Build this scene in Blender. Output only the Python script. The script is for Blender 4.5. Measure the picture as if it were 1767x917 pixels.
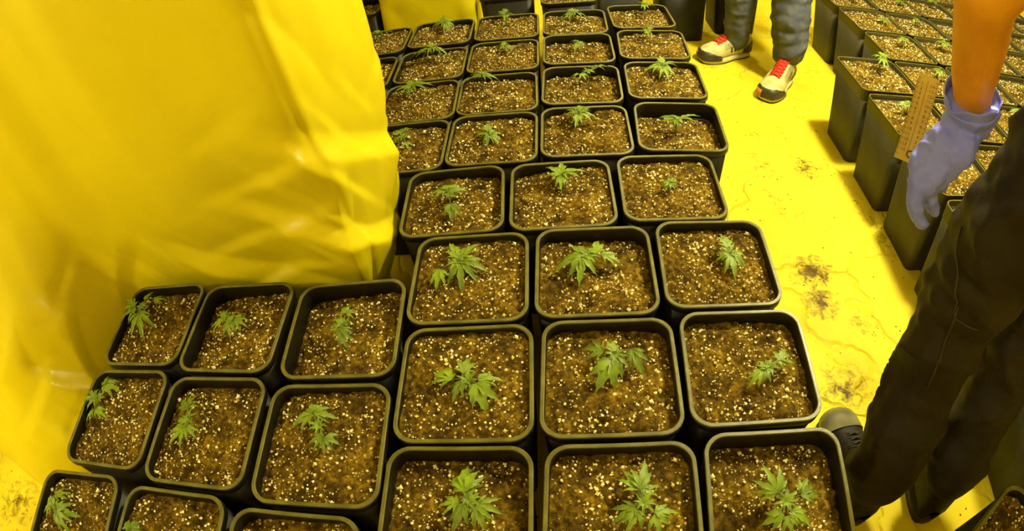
import bpy, bmesh, math, random
from mathutils import Vector, Matrix, noise, Euler

for _o in list(bpy.data.objects):
    bpy.data.objects.remove(_o)
SC = bpy.context.scene
COL = SC.collection
rad = math.radians

# ------------------------------------------------------------------ camera
# chest-worn wide-angle camera: equidistant lens, 973 px per radian over a 1767 px wide frame
CAM_Z = 1.2707
PITCH, ROLL = rad(46.413), rad(-8.647)
cam_data = bpy.data.cameras.new('camera')
cam = bpy.data.objects.new('camera', cam_data)
COL.objects.link(cam)
_f = Vector((0, math.cos(PITCH), -math.sin(PITCH)))
_r0 = Vector((1, 0, 0))
_u0 = _r0.cross(_f)
_r = _r0 * math.cos(ROLL) + _u0 * math.sin(ROLL)
_u = _u0 * math.cos(ROLL) - _r0 * math.sin(ROLL)
cam.matrix_world = Matrix(((_r.x, _u.x, -_f.x, 0), (_r.y, _u.y, -_f.y, 0), (_r.z, _u.z, -_f.z, CAM_Z), (0, 0, 0, 1)))
cam_data.sensor_fit = 'HORIZONTAL'
cam_data.sensor_width = 36.0
cam_data.clip_start = 0.02
cam_data.type = 'PANO'
cam_data.panorama_type = 'FISHEYE_LENS_POLYNOMIAL'
cam_data.fisheye_fov = rad(175)
cam_data.fisheye_polynomial_k0 = 0.0
cam_data.fisheye_polynomial_k1 = -(1767.0 / 36.0) / 973.237
cam_data.fisheye_polynomial_k2 = 0.0
cam_data.fisheye_polynomial_k3 = 0.0
cam_data.fisheye_polynomial_k4 = 0.0
SC.camera = cam

# ------------------------------------------------------------------ world, exposure, lamps
world = bpy.data.worlds.new('world')
SC.world = world
world.use_nodes = True
world.node_tree.nodes['Background'].inputs[0].default_value = (1.0, 0.8, 0.35, 1)
world.node_tree.nodes['Background'].inputs[1].default_value = 0.02
SC.view_settings.view_transform = 'Standard'
SC.view_settings.look = 'None'
SC.view_settings.gamma = 1.0
SC.view_settings.use_curve_mapping = False
SC.view_settings.exposure = -0.36
LAMP_COLOUR = (1.0, 0.90, 0.52)
# (x, y, z, watts): sodium grow lamps hanging in reflector hoods under the ceiling; the last is an added fill
LAMPS = [(1.54, 1.42, 2.05, 290), (-2.25, 0.0, 1.95, 82), (0.95, 3.7, 2.15, 80), (0.45, -0.9, 2.15, 20)]

# ------------------------------------------------------------------ helpers
def tag(o, label=None, cat=None, group=None, kind=None):
    if label: o['label'] = label
    if cat: o['category'] = cat
    if group: o['group'] = group
    if kind: o['kind'] = kind
    return o

def link(name, me, parent=None, loc=None, rot=None):
    o = bpy.data.objects.new(name, me)
    COL.objects.link(o)
    if parent: o.parent = parent
    if loc is not None: o.location = loc
    if rot is not None: o.rotation_euler = rot
    return o

def empty(name, loc=(0, 0, 0), rz=0.0):
    o = link(name, None, None, loc, (0, 0, rz))
    o.empty_display_size = 0.05
    return o

def mesh_from(name, verts, faces, mats=None, smooth=True, fmat=None):
    me = bpy.data.meshes.new(name)
    me.from_pydata([tuple(v) for v in verts], [], faces)
    me.validate()
    for m in (mats or []): me.materials.append(m)
    if smooth: me.polygons.foreach_set('use_smooth', [True] * len(me.polygons))
    if fmat:
        for p, i in zip(me.polygons, fmat): p.material_index = i
    me.update()
    return me

def bm_mesh(name, bm, mats=None, smooth=True):
    me = bpy.data.meshes.new(name)
    bmesh.ops.recalc_face_normals(bm, faces=bm.faces)
    bm.to_mesh(me); bm.free()
    for m in (mats or []): me.materials.append(m)
    if smooth: me.polygons.foreach_set('use_smooth', [True] * len(me.polygons))
    return me

def smooth01(a, b, x):
    t = max(0.0, min(1.0, (x - a) / (b - a)))
    return t * t * (3 - 2 * t)

def tube_geo(pts, radii, n=8, cap=True):
    """verts, faces of a tube through pts"""
    pts = [Vector(p) for p in pts]
    V, F = [], []
    ref = None
    for i, p in enumerate(pts):
        d = (pts[min(i + 1, len(pts) - 1)] - pts[max(i - 1, 0)]).normalized()
        if ref is None:
            ref = d.orthogonal().normalized()
        a = (ref - d * ref.dot(d)).normalized(); ref = a
        b = d.cross(a)
        r = radii[i] if hasattr(radii, '__len__') else radii
        for k in range(n):
            t = 2 * math.pi * k / n
            V.append(p + a * (r * math.cos(t)) + b * (r * math.sin(t)))
    for i in range(len(pts) - 1):
        for k in range(n):
            F.append((i * n + k, i * n + (k + 1) % n, (i + 1) * n + (k + 1) % n, (i + 1) * n + k))
    if cap:
        F.append(tuple(range(n))[::-1]); F.append(tuple(range((len(pts) - 1) * n, len(pts) * n)))
    return V, F

def merge(parts):
    V, F = [], []
    for v, f in parts:
        o = len(V); V += list(v); F += [tuple(i + o for i in q) for q in f]
    return V, F

def box_geo(x0, x1, y0, y1, z0, z1):
    V = [(x, y, z) for z in (z0, z1) for y in (y0, y1) for x in (x0, x1)]
    F = [(0, 2, 3, 1), (4, 5, 7, 6), (0, 1, 5, 4), (2, 6, 7, 3), (0, 4, 6, 2), (1, 3, 7, 5)]
    return V, F

def chain(bm, pts):
    """add overlapping spheres and tapered links (x, y, z, r) to bm; remeshed into one skin later"""
    for i, (x, y, z, r) in enumerate(pts):
        bmesh.ops.create_icosphere(bm, subdivisions=2, radius=r, matrix=Matrix.Translation((x, y, z)))
        if i:
            a = Vector(pts[i - 1][:3]); b = Vector((x, y, z)); d = b - a
            if d.length < 1e-5: continue
            n = max(1, int(d.length / (0.45 * max(r, pts[i - 1][3]))))
            for k in range(1, n):
                t = k / n
                c = a.lerp(b, t); rr = pts[i - 1][3] * (1 - t) + r * t
                bmesh.ops.create_icosphere(bm, subdivisions=2, radius=rr, matrix=Matrix.Translation(c))

def skin(name, chains, voxel, mats, iters=4, disp=None, extra=None):
    """one continuous surface from overlapping chains (voxel remesh + smoothing)"""
    bm = bmesh.new()
    for c in chains: chain(bm, c)
    if extra: extra(bm)
    me = bpy.data.meshes.new('tmp'); bm.to_mesh(me); bm.free()
    o = bpy.data.objects.new('tmp', me); COL.objects.link(o)
    m = o.modifiers.new('r', 'REMESH'); m.mode = 'VOXEL'; m.voxel_size = voxel
    s = o.modifiers.new('s', 'SMOOTH'); s.factor = 0.5; s.iterations = iters
    dg = bpy.context.evaluated_depsgraph_get()
    out = bpy.data.meshes.new_from_object(o.evaluated_get(dg))
    bpy.data.objects.remove(o); bpy.data.meshes.remove(me)
    out.name = name
    if disp:
        co = [v.co.copy() for v in out.vertices]; no = [v.normal.copy() for v in out.vertices]
        for v, c, n in zip(out.vertices, co, no): v.co = c + n * disp(c, n)
    out.materials.clear()
    for mt in mats: out.materials.append(mt)
    out.polygons.foreach_set('use_smooth', [True] * len(out.polygons))
    out.update()
    return out

# ------------------------------------------------------------------ materials
def new_mat(name):
    m = bpy.data.materials.new(name); m.use_nodes = True
    nt = m.node_tree
    return m, nt, nt.nodes['Principled BSDF']

def N(nt, t, **kw):
    n = nt.nodes.new(t)
    for k, v in kw.items():
        if k.startswith('i_'):
            n.inputs[k[2:].replace('_', ' ')].default_value = v
        else: setattr(n, k, v)
    return n

def ramp(nt, stops):
    r = nt.nodes.new('ShaderNodeValToRGB')
    e = r.color_ramp.elements
    while len(e) < len(stops): e.new(0.5)
    for k, (p, c) in enumerate(stops):
        e[k].position = p; e[k].color = (*c, 1)
    return r

def noise_mat(name, c0, c1, scale=20, rough=0.6, bump=0.0, bscale=None, spec=0.5, detail=5, lo=0.35, hi=0.65, dist=0.005):
    m, nt, b = new_mat(name)
    tc = N(nt, 'ShaderNodeTexCoord')
    n = N(nt, 'ShaderNodeTexNoise', i_Scale=scale, i_Detail=detail)
    nt.links.new(tc.outputs['Object'], n.inputs['Vector'])
    r = ramp(nt, [(lo, c0), (hi, c1)])
    nt.links.new(n.outputs['Fac'], r.inputs[0]); nt.links.new(r.outputs[0], b.inputs['Base Color'])
    b.inputs['Roughness'].default_value = rough
    b.inputs['Specular IOR Level'].default_value = spec
    if bump:
        n2 = N(nt, 'ShaderNodeTexNoise', i_Scale=bscale or scale * 2, i_Detail=4)
        nt.links.new(tc.outputs['Object'], n2.inputs['Vector'])
        bp = N(nt, 'ShaderNodeBump', i_Strength=bump, i_Distance=dist)
        nt.links.new(n2.outputs['Fac'], bp.inputs['Height']); nt.links.new(bp.outputs[0], b.inputs['Normal'])
    return m

M = {}
M['plastic'] = noise_mat('shaded_pot_plastic', (0.007, 0.006, 0.0015), (0.014, 0.012, 0.003), 14, 0.5, 0.15, 60, 0.35, dist=0.002)  # shade of the inner walls and skirts put into a darker colour
M['plastic2'] = noise_mat('tall_pot_plastic', (0.030, 0.026, 0.006), (0.045, 0.040, 0.010), 10, 0.6, 0.1, 40, dist=0.002)
M['rim'] = noise_mat('lit_pot_lip_plastic', (0.075, 0.070, 0.009), (0.140, 0.130, 0.022), 30, 0.42, 0.2, 120, dist=0.002)  # lighter copy of the pot plastic: lamplight on the lip painted in
M['perlite'] = noise_mat('perlite', (0.72, 0.58, 0.13), (1.0, 0.95, 0.58), 45, 0.8, lo=0.3, hi=0.55)
M['stem'] = noise_mat('seedling_stem', (0.09, 0.10, 0.02), (0.16, 0.19, 0.03), 60, 0.6)
M['trousers'] = noise_mat('dark_trousers', (0.008, 0.0045, 0.0008), (0.015, 0.009, 0.0015), 9, 0.7, 0.25, 300, 0.3)
M['seam'] = noise_mat('trouser_seam', (0.020, 0.014, 0.003), (0.032, 0.022, 0.005), 60, 0.7)
M['shirt'] = noise_mat('dark_shirt', (0.016, 0.013, 0.008), (0.028, 0.022, 0.012), 9, 0.85, 0.2, 300, 0.3)
M['boot'] = noise_mat('black_boot_leather', (0.006, 0.004, 0.001), (0.014, 0.010, 0.003), 40, 0.6, 0.2, 200, 0.25)
M['toecap'] = noise_mat('worn_boot_toe', (0.09, 0.085, 0.045), (0.17, 0.16, 0.09), 25, 0.45)
M['lace_black'] = noise_mat('black_lace', (0.012, 0.010, 0.006), (0.03, 0.025, 0.012), 90, 0.8)
M['skin'] = noise_mat('skin', (0.52, 0.205, 0.004), (0.62, 0.26, 0.008), 14, 0.5, 0.08, 160)
M['glove'] = noise_mat('blue_nitrile_glove', (0.165, 0.19, 0.98), (0.205, 0.235, 1.0), 12, 0.45, 0.35, 55, 0.3, dist=0.006)
M['jeans'] = noise_mat('blue_grey_denim', (0.065, 0.075, 0.11), (0.12, 0.135, 0.18), 24, 0.85, 0.25, 500, 0.2)
M['shoe'] = noise_mat('pale_trainer_upper', (0.50, 0.45, 0.18), (0.74, 0.68, 0.28), 25, 0.6)
M['shoe_grey'] = noise_mat('trainer_grey_panel', (0.30, 0.27, 0.12), (0.42, 0.38, 0.17), 30, 0.7)
M['shoe_dark'] = noise_mat('trainer_dark_trim', (0.018, 0.016, 0.010), (0.04, 0.035, 0.02), 30, 0.5)
M['shoe_orange'] = noise_mat('trainer_orange_patch', (0.50, 0.17, 0.06), (0.62, 0.24, 0.09), 30, 0.6)
M['lace_red'] = noise_mat('red_lace', (0.80, 0.030, 0.015), (0.95, 0.06, 0.03), 60, 0.6)
M['ruler'] = noise_mat('amber_ruler', (0.50, 0.35, 0.05), (0.58, 0.42, 0.07), 30, 0.35)
M['ink'] = noise_mat('dark_ink', (0.10, 0.05, 0.01), (0.14, 0.07, 0.015), 30, 0.6)
M['hair'] = noise_mat('dark_hair', (0.015, 0.01, 0.005), (0.04, 0.025, 0.01), 80, 0.6)
M['metal'] = noise_mat('lamp_hood_metal', (0.5, 0.5, 0.48), (0.65, 0.65, 0.6), 30, 0.35)
M['tape'] = noise_mat('brown_tape', (0.32, 0.23, 0.02), (0.42, 0.31, 0.03), 30, 0.25)

def leaf_mat():
    m, nt, b = new_mat('seedling_leaf')
    tc = N(nt, 'ShaderNodeTexCoord')
    oi = N(nt, 'ShaderNodeObjectInfo')
    n = N(nt, 'ShaderNodeTexNoise', i_Scale=3.5, i_Detail=3)
    nt.links.new(tc.outputs['Object'], n.inputs['Vector'])
    r = ramp(nt, [(0.3, (0.098, 0.170, 0.004)), (0.7, (0.190, 0.275, 0.010))])
    nt.links.new(n.outputs['Fac'], r.inputs[0])
    h = N(nt, 'ShaderNodeHueSaturation')
    mr = N(nt, 'ShaderNodeMapRange'); mr.inputs['To Min'].default_value = 0.75; mr.inputs['To Max'].default_value = 1.3
    nt.links.new(oi.outputs['Random'], mr.inputs['Value']); nt.links.new(mr.outputs[0], h.inputs['Value'])
    nt.links.new(r.outputs[0], h.inputs['Color']); nt.links.new(h.outputs[0], b.inputs['Base Color'])
    b.inputs['Roughness'].default_value = 0.55
    b.inputs['Subsurface Weight'].default_value = 0.0
    return m
M['leaf'] = leaf_mat()

def soil_mat():
    m, nt, b = new_mat('potting_soil')
    tc = N(nt, 'ShaderNodeTexCoord')
    n1 = N(nt, 'ShaderNodeTexNoise', i_Scale=85, i_Detail=6, i_Roughness=0.72)
    n2 = N(nt, 'ShaderNodeTexNoise', i_Scale=17, i_Detail=4)
    for n in (n1, n2): nt.links.new(tc.outputs['Object'], n.inputs['Vector'])
    r1 = ramp(nt, [(0.28, (0.014, 0.007, 0.0005)), (0.47, (0.092, 0.054, 0.003)), (0.68, (0.28, 0.182, 0.011))])
    nt.links.new(n1.outputs['Fac'], r1.inputs[0])
    r2 = ramp(nt, [(0.34, (0.38, 0.35, 0.33)), (0.66, (1.5, 1.5, 1.45))])
    nt.links.new(n2.outputs['Fac'], r2.inputs[0])
    mx = N(nt, 'ShaderNodeMix', data_type='RGBA', blend_type='MULTIPLY'); mx.inputs[0].default_value = 1
    nt.links.new(r1.outputs[0], mx.inputs[6]); nt.links.new(r2.outputs[0], mx.inputs[7])
    # fine perlite dust
    v = N(nt, 'ShaderNodeTexVoronoi', i_Scale=150, i_Randomness=1.0)
    nt.links.new(tc.outputs['Object'], v.inputs['Vector'])
    sep = N(nt, 'ShaderNodeSeparateColor'); nt.links.new(v.outputs['Color'], sep.inputs[0])
    gt = N(nt, 'ShaderNodeMath', operation='GREATER_THAN'); gt.inputs[1].default_value = 0.87
    nt.links.new(sep.outputs[0], gt.inputs[0])
    lt = N(nt, 'ShaderNodeMath', operation='LESS_THAN'); lt.inputs[1].default_value = 0.42
    nt.links.new(v.outputs['Distance'], lt.inputs[0])
    ml = N(nt, 'ShaderNodeMath', operation='MULTIPLY')
    nt.links.new(gt.outputs[0], ml.inputs[0]); nt.links.new(lt.outputs[0], ml.inputs[1])
    mx2 = N(nt, 'ShaderNodeMix', data_type='RGBA')
    nt.links.new(ml.outputs[0], mx2.inputs[0]); nt.links.new(mx.outputs[2], mx2.inputs[6])
    mx2.inputs[7].default_value = (0.52, 0.38, 0.10, 1)
    nt.links.new(mx2.outputs[2], b.inputs['Base Color'])
    bp = N(nt, 'ShaderNodeBump', i_Strength=0.9, i_Distance=0.006)
    nt.links.new(n1.outputs['Fac'], bp.inputs['Height']); nt.links.new(bp.outputs[0], b.inputs['Normal'])
    b.inputs['Roughness'].default_value = 0.95
    b.inputs['Specular IOR Level'].default_value = 0.15
    return m
M['soil'] = soil_mat()

def sheet_mat(name, c0, c1, rough, bumpd=0.004, spec=0.5):
    m, nt, b = new_mat(name)
    tc = N(nt, 'ShaderNodeTexCoord')
    n = N(nt, 'ShaderNodeTexNoise', i_Scale=2.2, i_Detail=3)
    nt.links.new(tc.outputs['Object'], n.inputs['Vector'])
    r = ramp(nt, [(0.3, c0), (0.7, c1)])
    nt.links.new(n.outputs['Fac'], r.inputs[0]); nt.links.new(r.outputs[0], b.inputs['Base Color'])
    n2 = N(nt, 'ShaderNodeTexNoise', i_Scale=7, i_Detail=2, i_Distortion=0.6)
    nt.links.new(tc.outputs['Object'], n2.inputs['Vector'])
    bp = N(nt, 'ShaderNodeBump', i_Strength=0.35, i_Distance=bumpd)
    nt.links.new(n2.outputs['Fac'], bp.inputs['Height']); nt.links.new(bp.outputs[0], b.inputs['Normal'])
    b.inputs['Roughness'].default_value = rough
    b.inputs['Specular IOR Level'].default_value = spec
    return m
M['sheet'] = sheet_mat('reflective_sheeting', (0.74, 0.62, 0.006), (0.80, 0.68, 0.008), 0.27, spec=0.9)
M['wallsheet'] = sheet_mat('wall_sheeting', (0.70, 0.60, 0.05), (0.78, 0.68, 0.06), 0.5)

def floor_mat(stains):
    m, nt, b = new_mat('floor_sheeting')
    tc = N(nt, 'ShaderNodeTexCoord')
    L = nt.links.new
    big = N(nt, 'ShaderNodeTexNoise', i_Scale=3.0, i_Detail=5)
    L(tc.outputs['Object'], big.inputs['Vector'])
    base = ramp(nt, [(0.32, (0.66, 0.52, 0.015)), (0.65, (0.86, 0.73, 0.03))])
    L(big.outputs['Fac'], base.inputs[0])
    # soil stains: blotches with their own positions, broken up by noise
    tot = None
    for (x, y, rx, ry, s) in stains:
        mp = N(nt, 'ShaderNodeMapping'); mp.vector_type = 'POINT'
        mp.inputs['Location'].default_value = (-x / rx, -y / ry, 0)
        mp.inputs['Scale'].default_value = (1 / rx, 1 / ry, 0)
        L(tc.outputs['Object'], mp.inputs['Vector'])
        ln = N(nt, 'ShaderNodeVectorMath', operation='LENGTH'); L(mp.outputs[0], ln.inputs[0])
        mr = N(nt, 'ShaderNodeMapRange'); mr.inputs['From Min'].default_value = 1.0; mr.inputs['From Max'].default_value = 0.1
        mr.inputs['To Max'].default_value = s
        L(ln.outputs['Value'], mr.inputs['Value'])
        if tot is None: tot = mr.outputs[0]
        else:
            mx = N(nt, 'ShaderNodeMath', operation='MAXIMUM'); L(tot, mx.inputs[0]); L(mr.outputs[0], mx.inputs[1]); tot = mx.outputs[0]
    fine = N(nt, 'ShaderNodeTexNoise', i_Scale=34, i_Detail=8, i_Roughness=0.75, i_Distortion=0.8)
    L(tc.outputs['Object'], fine.inputs['Vector'])
    ad = N(nt, 'ShaderNodeMath', operation='ADD'); L(tot, ad.inputs[0]); L(fine.outputs['Fac'], ad.inputs[1])
    st = N(nt, 'ShaderNodeMapRange'); st.inputs['From Min'].default_value = 0.66; st.inputs['From Max'].default_value = 0.86
    L(ad.outputs[0], st.inputs['Value'])
    # scattered specks everywhere
    sp = N(nt, 'ShaderNodeTexVoronoi', i_Scale=42); L(tc.outputs['Object'], sp.inputs['Vector'])
    lt = N(nt, 'ShaderNodeMath', operation='LESS_THAN'); lt.inputs[1].default_value = 0.13; L(sp.outputs['Distance'], lt.inputs[0])
    sep = N(nt, 'ShaderNodeSeparateColor'); L(sp.outputs['Color'], sep.inputs[0])
    gt = N(nt, 'ShaderNodeMath', operation='GREATER_THAN'); gt.inputs[1].default_value = 0.72; L(sep.outputs[0], gt.inputs[0])
    ml = N(nt, 'ShaderNodeMath', operation='MULTIPLY'); L(lt.outputs[0], ml.inputs[0]); L(gt.outputs[0], ml.inputs[1])
    mx = N(nt, 'ShaderNodeMath', operation='MAXIMUM'); L(st.outputs[0], mx.inputs[0]); L(ml.outputs[0], mx.inputs[1])
    mix = N(nt, 'ShaderNodeMix', data_type='RGBA'); L(mx.outputs[0], mix.inputs[0]); L(base.outputs[0], mix.inputs[6])
    mix.inputs[7].default_value = (0.085, 0.050, 0.003, 1)
    L(mix.outputs[2], b.inputs['Base Color'])
    # creases in the sheet
    wv = N(nt, 'ShaderNodeTexVoronoi', i_Scale=2.3, feature='DISTANCE_TO_EDGE')
    wn = N(nt, 'ShaderNodeTexNoise', i_Scale=4, i_Detail=3)
    L(tc.outputs['Object'], wn.inputs['Vector'])
    vm = N(nt, 'ShaderNodeVectorMath', operation='MULTIPLY_ADD'); L(wn.outputs['Color'], vm.inputs[0])
    vm.inputs[1].default_value = (0.5, 0.5, 0); L(tc.outputs['Object'], vm.inputs[2]); L(vm.outputs[0], wv.inputs['Vector'])
    cr = N(nt, 'ShaderNodeMapRange'); cr.inputs['From Max'].default_value = 0.03; L(wv.outputs['Distance'], cr.inputs['Value'])
    bp = N(nt, 'ShaderNodeBump', i_Strength=0.7, i_Distance=0.008); L(cr.outputs[0], bp.inputs['Height'])
    bp2 = N(nt, 'ShaderNodeBump', i_Strength=0.4, i_Distance=0.02); L(big.outputs['Fac'], bp2.inputs['Height']); L(bp.outputs[0], bp2.inputs['Normal'])
    L(bp2.outputs[0], b.inputs['Normal'])
    b.inputs['Roughness'].default_value = 0.6
    b.inputs['Specular IOR Level'].default_value = 0.2
    return m
STAINS = [(1.17, 1.49, .13, .16, .30), (0.93, 0.99, .13, .13, .36), (0.90, 0.87, .10, .12, .36), (0.84, 0.57, .16, .14, .28),
          (1.00, 1.52, .10, .22, .22), (1.05, 1.72, .10, .12, .18), (-1.75, 0.47, .22, .16, .26), (1.28, 1.2, .08, .5, .16),
          (0.72, 0.12, .12, .10, .30), (1.05, 1.25, .25, .25, .14), (0.95, 1.35, .05, .3, .2), (1.0, .75, .12, .1, .22), (1.35, 1.75, .2, .12, .16), (1.2, 2.3, .3, .2, .14)]
M['floor'] = floor_mat(STAINS)

# ------------------------------------------------------------------ the room
RX0, RX1, RY0, RY1, RZ = -3.3, 4.3, -2.6, 5.2, 2.6
def slab(name, x0, x1, y0, y1, z0, z1, mat):
    V, F = box_geo(x0, x1, y0, y1, z0, z1)
    return tag(link(name, mesh_from(name, V, F, [mat], False)), kind='structure')
slab('floor', RX0, RX1, RY0, RY1, -0.06, 0.0, M['floor'])
slab('ceiling', RX0, RX1, RY0, RY1, RZ, RZ + 0.06, M['wallsheet'])
slab('wall_left', RX0 - 0.06, RX0, RY0, RY1, 0, RZ, M['wallsheet'])
slab('wall_right', RX1, RX1 + 0.06, RY0, RY1, 0, RZ, M['wallsheet'])
slab('wall_back', RX0, RX1, RY1, RY1 + 0.06, 0, RZ, M['wallsheet'])
slab('wall_front', RX0, RX1, RY0 - 0.06, RY0, 0, RZ, M['wallsheet'])

# grow lamps in hoods, plus the added fill behind the camera
def lamp_hood():
    prof = [(-0.26, -0.10), (-0.20, 0.0), (-0.07, 0.05), (0.07, 0.05), (0.20, 0.0), (0.26, -0.10)]
    V, F = [], []
    for y in (-0.3, 0.3):
        for (x, z) in prof: V.append((x, y, z))
        for (x, z) in prof: V.append((x * 1.02, y * 1.01, z + 0.008))
    n = len(prof)
    for i in range(n - 1):
        F.append((i, i + 1, 2 * n + i + 1, 2 * n + i))
        F.append((n + i, 3 * n + i, 3 * n + i + 1, n + i + 1))
    for o in (0, 2 * n):
        for i in range(n - 1): F.append((o + i, o + n + i, o + n + i + 1, o + i + 1))
    for i in (0, n - 1): F.append((i, 2 * n + i, 3 * n + i, n + i))
    return mesh_from('hood', V, F, [M['metal']], False)
def bulb_mat():
    m, nt, b = new_mat('sodium_bulb')
    b.inputs['Base Color'].default_value = (1, 0.8, 0.4, 1)
    b.inputs['Emission Color'].default_value = (1, 0.75, 0.3, 1); b.inputs['Emission Strength'].default_value = 8
    return m
HOOD = lamp_hood(); BM = bulb_mat()
V, F = tube_geo([(0, -0.2, -0.02), (0, -0.17, -0.02), (0, 0.15, -0.02), (0, 0.2, -0.02)], [0.012, 0.022, 0.022, 0.008], 10)
BULB = mesh_from('bulb', V, F, [BM])
V, F = tube_geo([(0, 0, 0.055), (0, 0, 0.5)], 0.003, 6)
for i, (x, y, z, w) in enumerate(LAMPS):
    t = empty('grow_lamp', (x, y, z))
    tag(t, ['hooded sodium grow lamp hanging over the bright aisle', 'hooded sodium grow lamp hanging in front of the reflective sheet',
            'hooded sodium grow lamp hanging over the far pots', 'added fill lamp in a hood, unseen behind the camera wearer'][i], 'lamp', 'hooded grow lamps')
    link('hood', HOOD, t); link('bulb', BULB, t)
    Vc, Fc = tube_geo([(0, 0, 0.055), (0, 0, RZ - z)], 0.003, 6)
    link('hanging_wire', mesh_from('hanging_wire', Vc, Fc, [M['metal']]), t)
    ld = bpy.data.lights.new('lamp_light', 'POINT'); ld.shadow_soft_size = 0.10
    ld.energy = w; ld.color = LAMP_COLOUR
    link('lamp_light', ld, t, (0, 0, -0.15))

# ------------------------------------------------------------------ hanging sheet (tent side)
def catmull(P, t):
    n = len(P) - 1
    i = min(int(t), n - 1); u = t - i
    p0 = P[max(i - 1, 0)]; p1 = P[i]; p2 = P[i + 1]; p3 = P[min(i + 2, n)]
    return tuple(0.5 * (2 * b + (c - a) * u + (2 * a - 5 * b + 4 * c - d) * u * u + (3 * b - a - 3 * c + d) * u ** 3) for a, b, c, d in zip(p0, p1, p2, p3))

SHEET_Z = [0.0, 0.35, 0.8, 1.5, 2.4]
SHEET = [
    [(-2.9, 1.00), (-2.25, .76), (-1.86, .63), (-1.55, .54), (-1.24, .74), (-1.17, 1.02), (-.95, 1.09), (-.68, 1.05), (-.45, 1.01), (-.39, 1.05), (-.38, 1.14), (-.39, 1.21), (-.46, 1.26), (-.9, 1.29)],
    [(-2.9, 1.06), (-2.25, .90), (-1.86, .80), (-1.52, .72), (-1.30, .84), (-1.17, 1.035), (-.95, 1.055), (-.68, 1.005), (-.40, .955), (-.315, .995), (-.29, 1.12), (-.272, 1.23), (-.36, 1.27), (-.9, 1.29)],
    [(-2.9, 1.10), (-2.25, 1.05), (-1.86, 1.02), (-1.55, .97), (-1.34, .98), (-1.17, 1.01), (-.95, 1.02), (-.68, .985), (-.43, .955), (-.345, .98), (-.285, 1.11), (-.240, 1.23), (-.33, 1.28), (-.9, 1.30)],
    [(-2.9, 1.10), (-2.25, 1.07), (-1.86, 1.05), (-1.55, 1.02), (-1.34, 1.01), (-1.17, 1.0), (-.95, .99), (-.68, .97), (-.45, .945), (-.375, .965), (-.29, 1.09), (-.222, 1.23), (-.31, 1.28), (-.9, 1.30)],
    [(-2.9, 1.10), (-2.25, 1.07), (-1.86, 1.05), (-1.55, 1.02), (-1.34, 1.01), (-1.17, 1.0), (-.95, .99), (-.68, .97), (-.45, .945), (-.375, .965), (-.29, 1.09), (-.222, 1.23), (-.31, 1.28), (-.9, 1.30)]]
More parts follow.
